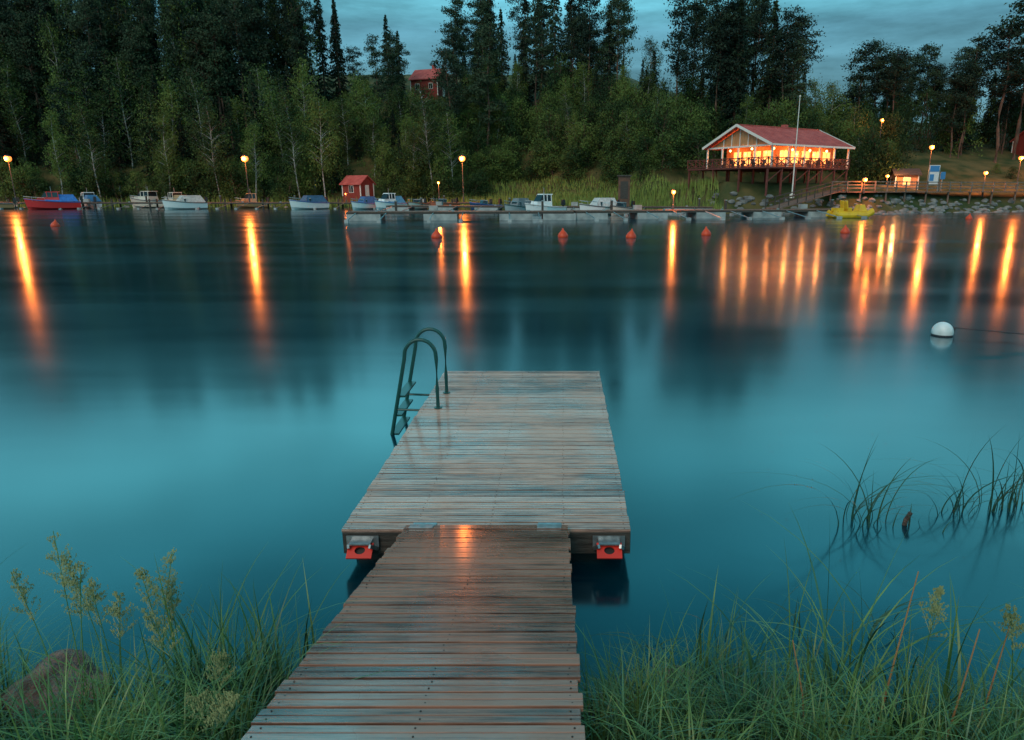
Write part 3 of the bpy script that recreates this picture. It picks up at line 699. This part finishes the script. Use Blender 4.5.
def clumptree(seed, H, crown0, Rm, nc, leaves, size, bk, lf, ctype, trunk_r=.2):
    rr = random.Random(seed); t = MB(); lean = Vector((rr.uniform(-.7, .7), rr.uniform(-.7, .7), 0))
    def tp(z): return Vector((lean.x*(z/H)**1.5*1.5+.18*math.sin(z*.6+seed), lean.y*(z/H)**1.5*1.5, z))
    t.tube([tp(H*i/8) for i in range(9)], trunk_r, 7, 0, .03); v = []; f = []
    for i in range(nc):
        u = (i+rr.random())/nc; z = H*(crown0+(1-crown0)*u)
        if ctype == 'pine': pr = math.sin(math.pi*min(1, .22+u*.70))**.6*(.5+.5*rr.random())
        elif ctype == 'birch': pr = (math.sin(math.pi*(u*.86+.10)))**.75
        else: pr = math.sqrt(max(.05, 1-u*u*.9))
        a = rr.uniform(0, 6.28); rad_ = Rm*pr*rr.uniform(.25, 1.05)
        b0 = tp(max(.2, z-rad_*(.25 if ctype == 'pine' else .6))); c = tp(z)+Vector((math.cos(a)*rad_, math.sin(a)*rad_, rr.uniform(-.3, .3)))
        t.tube([b0, (b0+c)/2+Vector((0, 0, .15)), c], .05*trunk_r/.2, 4, 0, .010, cap=False)
        cr_ = rr.uniform(.5, 1.1)*Rm*.30+.25
        sz = .5 if ctype == 'pine' else (1.0 if ctype == 'birch' else .8)
        for q in range(int(leaves*rr.uniform(.6, 1.3))):
            d = Vector((rr.gauss(0, 1), rr.gauss(0, 1), rr.gauss(0, 1)*sz)); d *= cr_*.55
            if ctype == 'birch' and rr.random() < .4: d.z -= rr.uniform(0, 1.0)*cr_
            leaf(v, f, c+d, size*rr.uniform(.6, 1.25), rr)
    return make(ctype+'_mesh', v, f, t, [bk, lf])
SP = [spruce(s) for s in (1, 2, 3)]
PI = [clumptree(10+s, 20, c0, r, n_, 110, .21, bark, L_pine, 'pine', .2) for s, c0, r, n_ in ((0, .5, 3.2, 38), (1, .38, 3.4, 46), (2, .6, 3.0, 30), (3, .3, 3.1, 48), (4, .45, 3.6, 42))]
BI = [clumptree(20+s, 14, c0, r, n_, 90, .17, bbark, L_birch, 'birch', .12) for s, c0, r, n_ in ((0, .2, 2.6, 52), (1, .30, 2.2, 44), (2, .15, 3.2, 60), (3, .36, 2.8, 46))]
BU = [clumptree(30+s, 5, .08, 2.6, 34, 75, .16, bark, L_bush, 'bush', .1) for s in range(3)]
def put(me, x, y, sc_, name, parent=None, sxy=1, dz=-.2):
    o = bpy.data.objects.new(name, me); scene.collection.objects.link(o)
    o.location = (x, y, ground_z(x, y)+dz); o.scale = (sc_*sxy, sc_*sxy, sc_); o.rotation_euler[2] = R.uniform(0, 6.28)
    if parent: o.parent = parent
    return o
forest = empty('forest')
def ok(X, Y):
    if 17 < X < 47 and Y < 112: return False
    if -43 < X < -34 and Y < 136: return False
    if -36 < X < -27 and 162 < Y < 176: return False
    if X > 47 and Y < 108: return False
    return True
def band(xa, xb, ta, tb, n_, kinds, h0, h1, sxy=(.85, 1.2), nm='tree', par=forest):
    for i in range(n_):
        X = R.uniform(xa, xb); Y = shore(X)+R.uniform(ta, tb)
        if not ok(X, Y): continue
        k = R.choice(kinds); h = R.uniform(h0, h1)
        if -.212 < X/Y < -.155 and Y < 172:    # open slope kept low below the hillside house
            h = min(h, 3+Y*.119-ground_z(X, Y))
            if h < 3: continue
            if h < 9: k = 'u'
            elif h < 14: k = 'b'
        me, H = {'s': (SP, 20), 'p': (PI, 20), 'b': (BI, 14), 'u': (BU, 5)}[k]
        put(R.choice(me), X, Y, h/H, nm, par, R.uniform(*sxy)*(1 if h < H*1.1 else H/h*1.1))
band(-130, -47, 16, 40, 150, 'sspsppb', 22, 32)
band(-130, -50, 6, 16, 66, 'bbsspb', 11, 21)
band(-130, -46, 2.5, 7, 75, 'ubu', 3.5, 7.5)
band(-50, -22, 4, 26, 56, 'bbuss', 7, 13)
band(-48, -22, 25, 46, 14, 'spp', 13, 20)
band(-34, -14, 3.5, 11, 34, 'uuu', 3, 6)
band(-14, 40, 8.5, 15, 64, 'uuu', 3, 6)
band(-30, 52, 12, 28, 120, 'uub', 6, 10)
band(-26, 50, 24, 44, 66, 'bbuss', 8, 13)
band(-24, 38, 28, 46, 46, 'pppps', 17, 28, (.85, 1.15))
band(20, 58, 22, 45, 75, 'uub', 5, 9)
band(54, 130, 24, 50, 95, 'bupu', 6, 11)
band(56, 84, 22, 38, 16, 'ppsp', 12, 18, (1, 1.3))
band(84, 130, 20, 40, 20, 'ppp', 17, 24)
band(55, 110, 9, 20, 14, 'uu', 1.5, 2.6)
for x, y, h in ((-64, 131.0, 17), (-49, 131.0, 19), (-44.5, 131.5, 18), (-24.5, 133, 20), (-20.5, 132, 16), (-86, 131.0, 17), (-57, 131.0, 14), (-73, 131.0, 16), (-93, 131, 16)):
    put(R.choice(BI[1::2]), x, y, h/14, 'birch_tree', sxy=.85)
for x, y, h, s in ((52, 128, 19, 1.4), (56, 126, 17, 1.4), (60, 130, 15, 1.3), (42, 132, 20, 1.3), (33, 136, 20, 1.2), (26, 138, 23, 1.1), (66, 122, 15, 1.2), (72.5, 120, 22, 1.4), (77, 122, 26, 1.3), (82, 121, 26, 1.2), (-22, 142, 22, 1), (-15, 144, 25, 1.1), (69, 124, 19, 1.2)):
    put(R.choice(PI), x, y, h/20, 'pine_tree', sxy=s)

# reeds and lawn grass along far shore
reedm = noisy('reed_green', (.13, .19, .04), (.24, .29, .06), 1, .8)
mb = MB()
for i in range(9000):
    X = R.uniform(-22, 21) if i < 7400 else R.uniform(-100, -22)
    t = R.uniform(-2.5, 10) if X > -22 else R.uniform(-.5, 1.5); Y = shore(X)+t; z = max(-.1, ground_z(X, Y)); h = R.uniform(.9, 2.1)*(1 if t < 5 else .55); a_ = R.uniform(0, 3.14)
    dx, dy = .09*math.cos(a_), .09*math.sin(a_)
    mb.add([(X-dx, Y-dy, z), (X+dx, Y+dy, z), (X+R.uniform(-.2, .2), Y, z+h)], [(0, 1, 2)])
mb.build('reed_bed', [reedm])

# ---------------------------------------------------------------- foreground grass
def grassm(name, a, b): return noisy(name, a, b, 1.8, .4, .4, detail=3)
gA = grassm('meadow_grass', (.03, .095, .028), (.19, .30, .085)); gB = grassm('dry_stem', (.38, .16, .07), (.45, .26, .12)); gC = grassm('seed_head', (.20, .24, .11), (.34, .36, .17))
gD = grassm('blue_green_sedge', (.02, .075, .04), (.10, .22, .10))
def blade(mb, base, h, w, az, bend, mi=0, K=6):
    d = Vector((math.cos(az), math.sin(az), 0)); s_ = Vector((-d.y, d.x, 0)); v = []; f = []
    fold = R.uniform(-.5, .5)
    s_ = (s_+d*fold).normalized()
    for i in range(K+1):
        u = i/K; p = base+d*(bend*h*u*u)+Vector((0, 0, h*(u-.45*abs(bend)*u*u*u)))
        ww = w*(1-u**1.8)+.0006; v += [tuple(p-s_*ww/2), tuple(p+s_*ww/2)]
    for i in range(K): f.append((2*i, 2*i+1, 2*i+3, 2*i+2))
    mb.add(v, f, mi)
def blocked(x, y):
    if GX0-.02 < x < GX1+.08 and y < 5: return True
    return (x+2.68)**2/.34**2+(y-3.02)**2/.40**2 < 1
def clump(mb, cx, cy, n_, spread, h0, h1, w0=.004, w1=.010):
    sc_ = R.uniform(.65, 1.35); mi = R.choice((0, 0, 1))
    for i in range(n_):
        x = cx+R.gauss(0, spread); y = cy+R.gauss(0, spread)
        if blocked(x, y): continue
        z = ground_z(x, y)-.02
        if z < -.25: continue
        a_ = math.atan2(y-cy, x-cx)+R.gauss(0, .8)
        blade(mb, Vector((x, y, z)), R.uniform(h0, h1)*sc_, R.uniform(w0, w1), a_, R.uniform(.1, 1.05), mi)
mb = MB()
for i in range(125):
    x = R.uniform(-4.6, -1.35); y = near_shore(x)-R.uniform(-.08, 1.2); clump(mb, x, y, 46, .10, .3, .66)
for i in range(125):
    x = R.uniform(.15, 4.6); y = near_shore(x)-R.uniform(-.05, 1.2); clump(mb, x, y, 46, .10, .22, .54)
for i in range(40):
    x = R.choice((R.uniform(-9, -4.5), R.uniform(4.5, 9))); y = near_shore(x)-R.uniform(0, 1.4); clump(mb, x, y, 40, .2, .3, .6)
mb.build('shore_grass', [gA, gD], smooth=True)
mb = MB()
for (x, n_, h) in ((-1.62, 66, .92), (-1.85, 66, 1.05), (-2.15, 34, .9), (-3.4, 30, 1.0), (-3.8, 24, 1.0), (.5, 22, .62), (.75, 28, .85), (1.0, 18, .7), (1.35, 26, 1.2), (1.5, 30, 1.3), (1.9, 24, 1.0), (2.3, 24, .85), (2.8, 28, 1.0), (3.2, 26, 1.05), (.25, 12, .36)):
    for i in range(n_):
        xx = x+R.gauss(0, .11); y = near_shore(xx)-R.uniform(-.05, .5)
        if blocked(xx, y): continue
        blade(mb, Vector((xx, y, ground_z(xx, y)-.02)), h*R.uniform(.5, 1.15), R.uniform(.009, .020), R.uniform(0, 6.28), R.uniform(.05, .85), R.choice((0, 1)), 9)
mb.build('sedge_tufts', [gA, gD], smooth=True)
# seed-head stalks: drooping branched panicles
mb = MB()
for (x, y, h) in ((-2.35, 3.05, 1.15), (-2.12, 3.05, 1.10), (-2.22, 2.9, .92), (-2.48, 3.0, 1.22), (-1.95, 2.9, .98), (-2.02, 3.1, .9), (-2.95, 2.9, .95), (-1.62, 2.7, .62), (-1.8, 2.8, .8), (-2.4, 2.9, 1.08), (-2.3, 3.0, 1.0), (-2.55, 2.95, 1.0), (1.7, 2.8, .85), (2.2, 2.8, .85), (2.9, 2.9, .8), (-1.35, 2.3, .45), (-1.45, 2.2, .4)):
    z = ground_z(x, y); lean = Vector((R.uniform(-.16, .16), R.uniform(-.05, .1), 0))
    def sp_(u): return Vector((x, y, z))+lean*u*u+Vector((0, 0, h*u))
    mb.tube([sp_(u/7) for u in range(8)], .0035, 5, 0, .0015)
    for k in range(34):
        u = R.uniform(.72, .99); p = sp_(u); a_ = R.uniform(0, 6.28); ln = .085*(1.02-u)/.30*R.uniform(.5, 1.1)+.012
        q = p+Vector((math.cos(a_)*ln, math.sin(a_)*ln, ln*R.uniform(.5, 1.2)))
        mb.tube([p, q], .0012, 3, 1, .0007, cap=False)
        for m in range(12):
            c = p.lerp(q, R.uniform(.25, 1.08))+Vector((R.gauss(0, .005), R.gauss(0, .005), R.gauss(0, .005))); s_ = R.uniform(.005, .009)
            mb.add([tuple(c), tuple(c+Vector((s_*.55, 0, s_*1.6))), tuple(c+Vector((-s_*.55, s_*.3, s_*1.6)))], [(0, 1, 2)], 1)
mb.build('seed_head_grass', [gA, gC])
mb = MB()
for (x, y, h, l) in ((1.62, 2.95, .98, .12), (1.85, 2.75, .7, .1), (1.2, 2.8, .55, -.1), (2.1, 2.9, .7, .1)):
    z = ground_z(x, y); mb.tube([(x, y, z), (x+l*.4, y, z+h*.5), (x+l, y+.03, z+h)], .006, 6, 0, .003)
mb.build('dry_stalks', [gB])
rm = grassm('water_reed', (.015, .05, .03), (.05, .10, .045)); mb = MB()
for (x, y, n_, h) in ((2.75, 5.75, 22, 1.0), (2.9, 5.9, 10, .8), (3.25, 5.8, 6, .55), (3.6, 6.0, 7, .7), (3.85, 6.05, 12, .85), (4.15, 6.1, 18, 1.0), (4.5, 6.2, 12, .8), (4.9, 6.5, 10, .8), (1.05, 4.0, 6, .5), (1.6, 4.1, 7, .6), (.6, 3.9, 5, .45), (2.2, 4.2, 6, .5)):
    for i in range(n_):
        blade(mb, Vector((x+R.gauss(0, .10), y+R.gauss(0, .10), -.05)), h*R.uniform(.4, 1.15), R.uniform(.010, .018), R.choice((0, 3.14))+R.gauss(0, .5), R.uniform(.05, 1.4), 0, 10)
mb.build('water_reeds', [rm], smooth=True)
mb = MB(); mb.tube([(3.15, 5.75, -.1), (3.17, 5.75, .05), (3.2, 5.74, .13)], .025, 8, 0, .02); mb.build('old_stake', [stone])
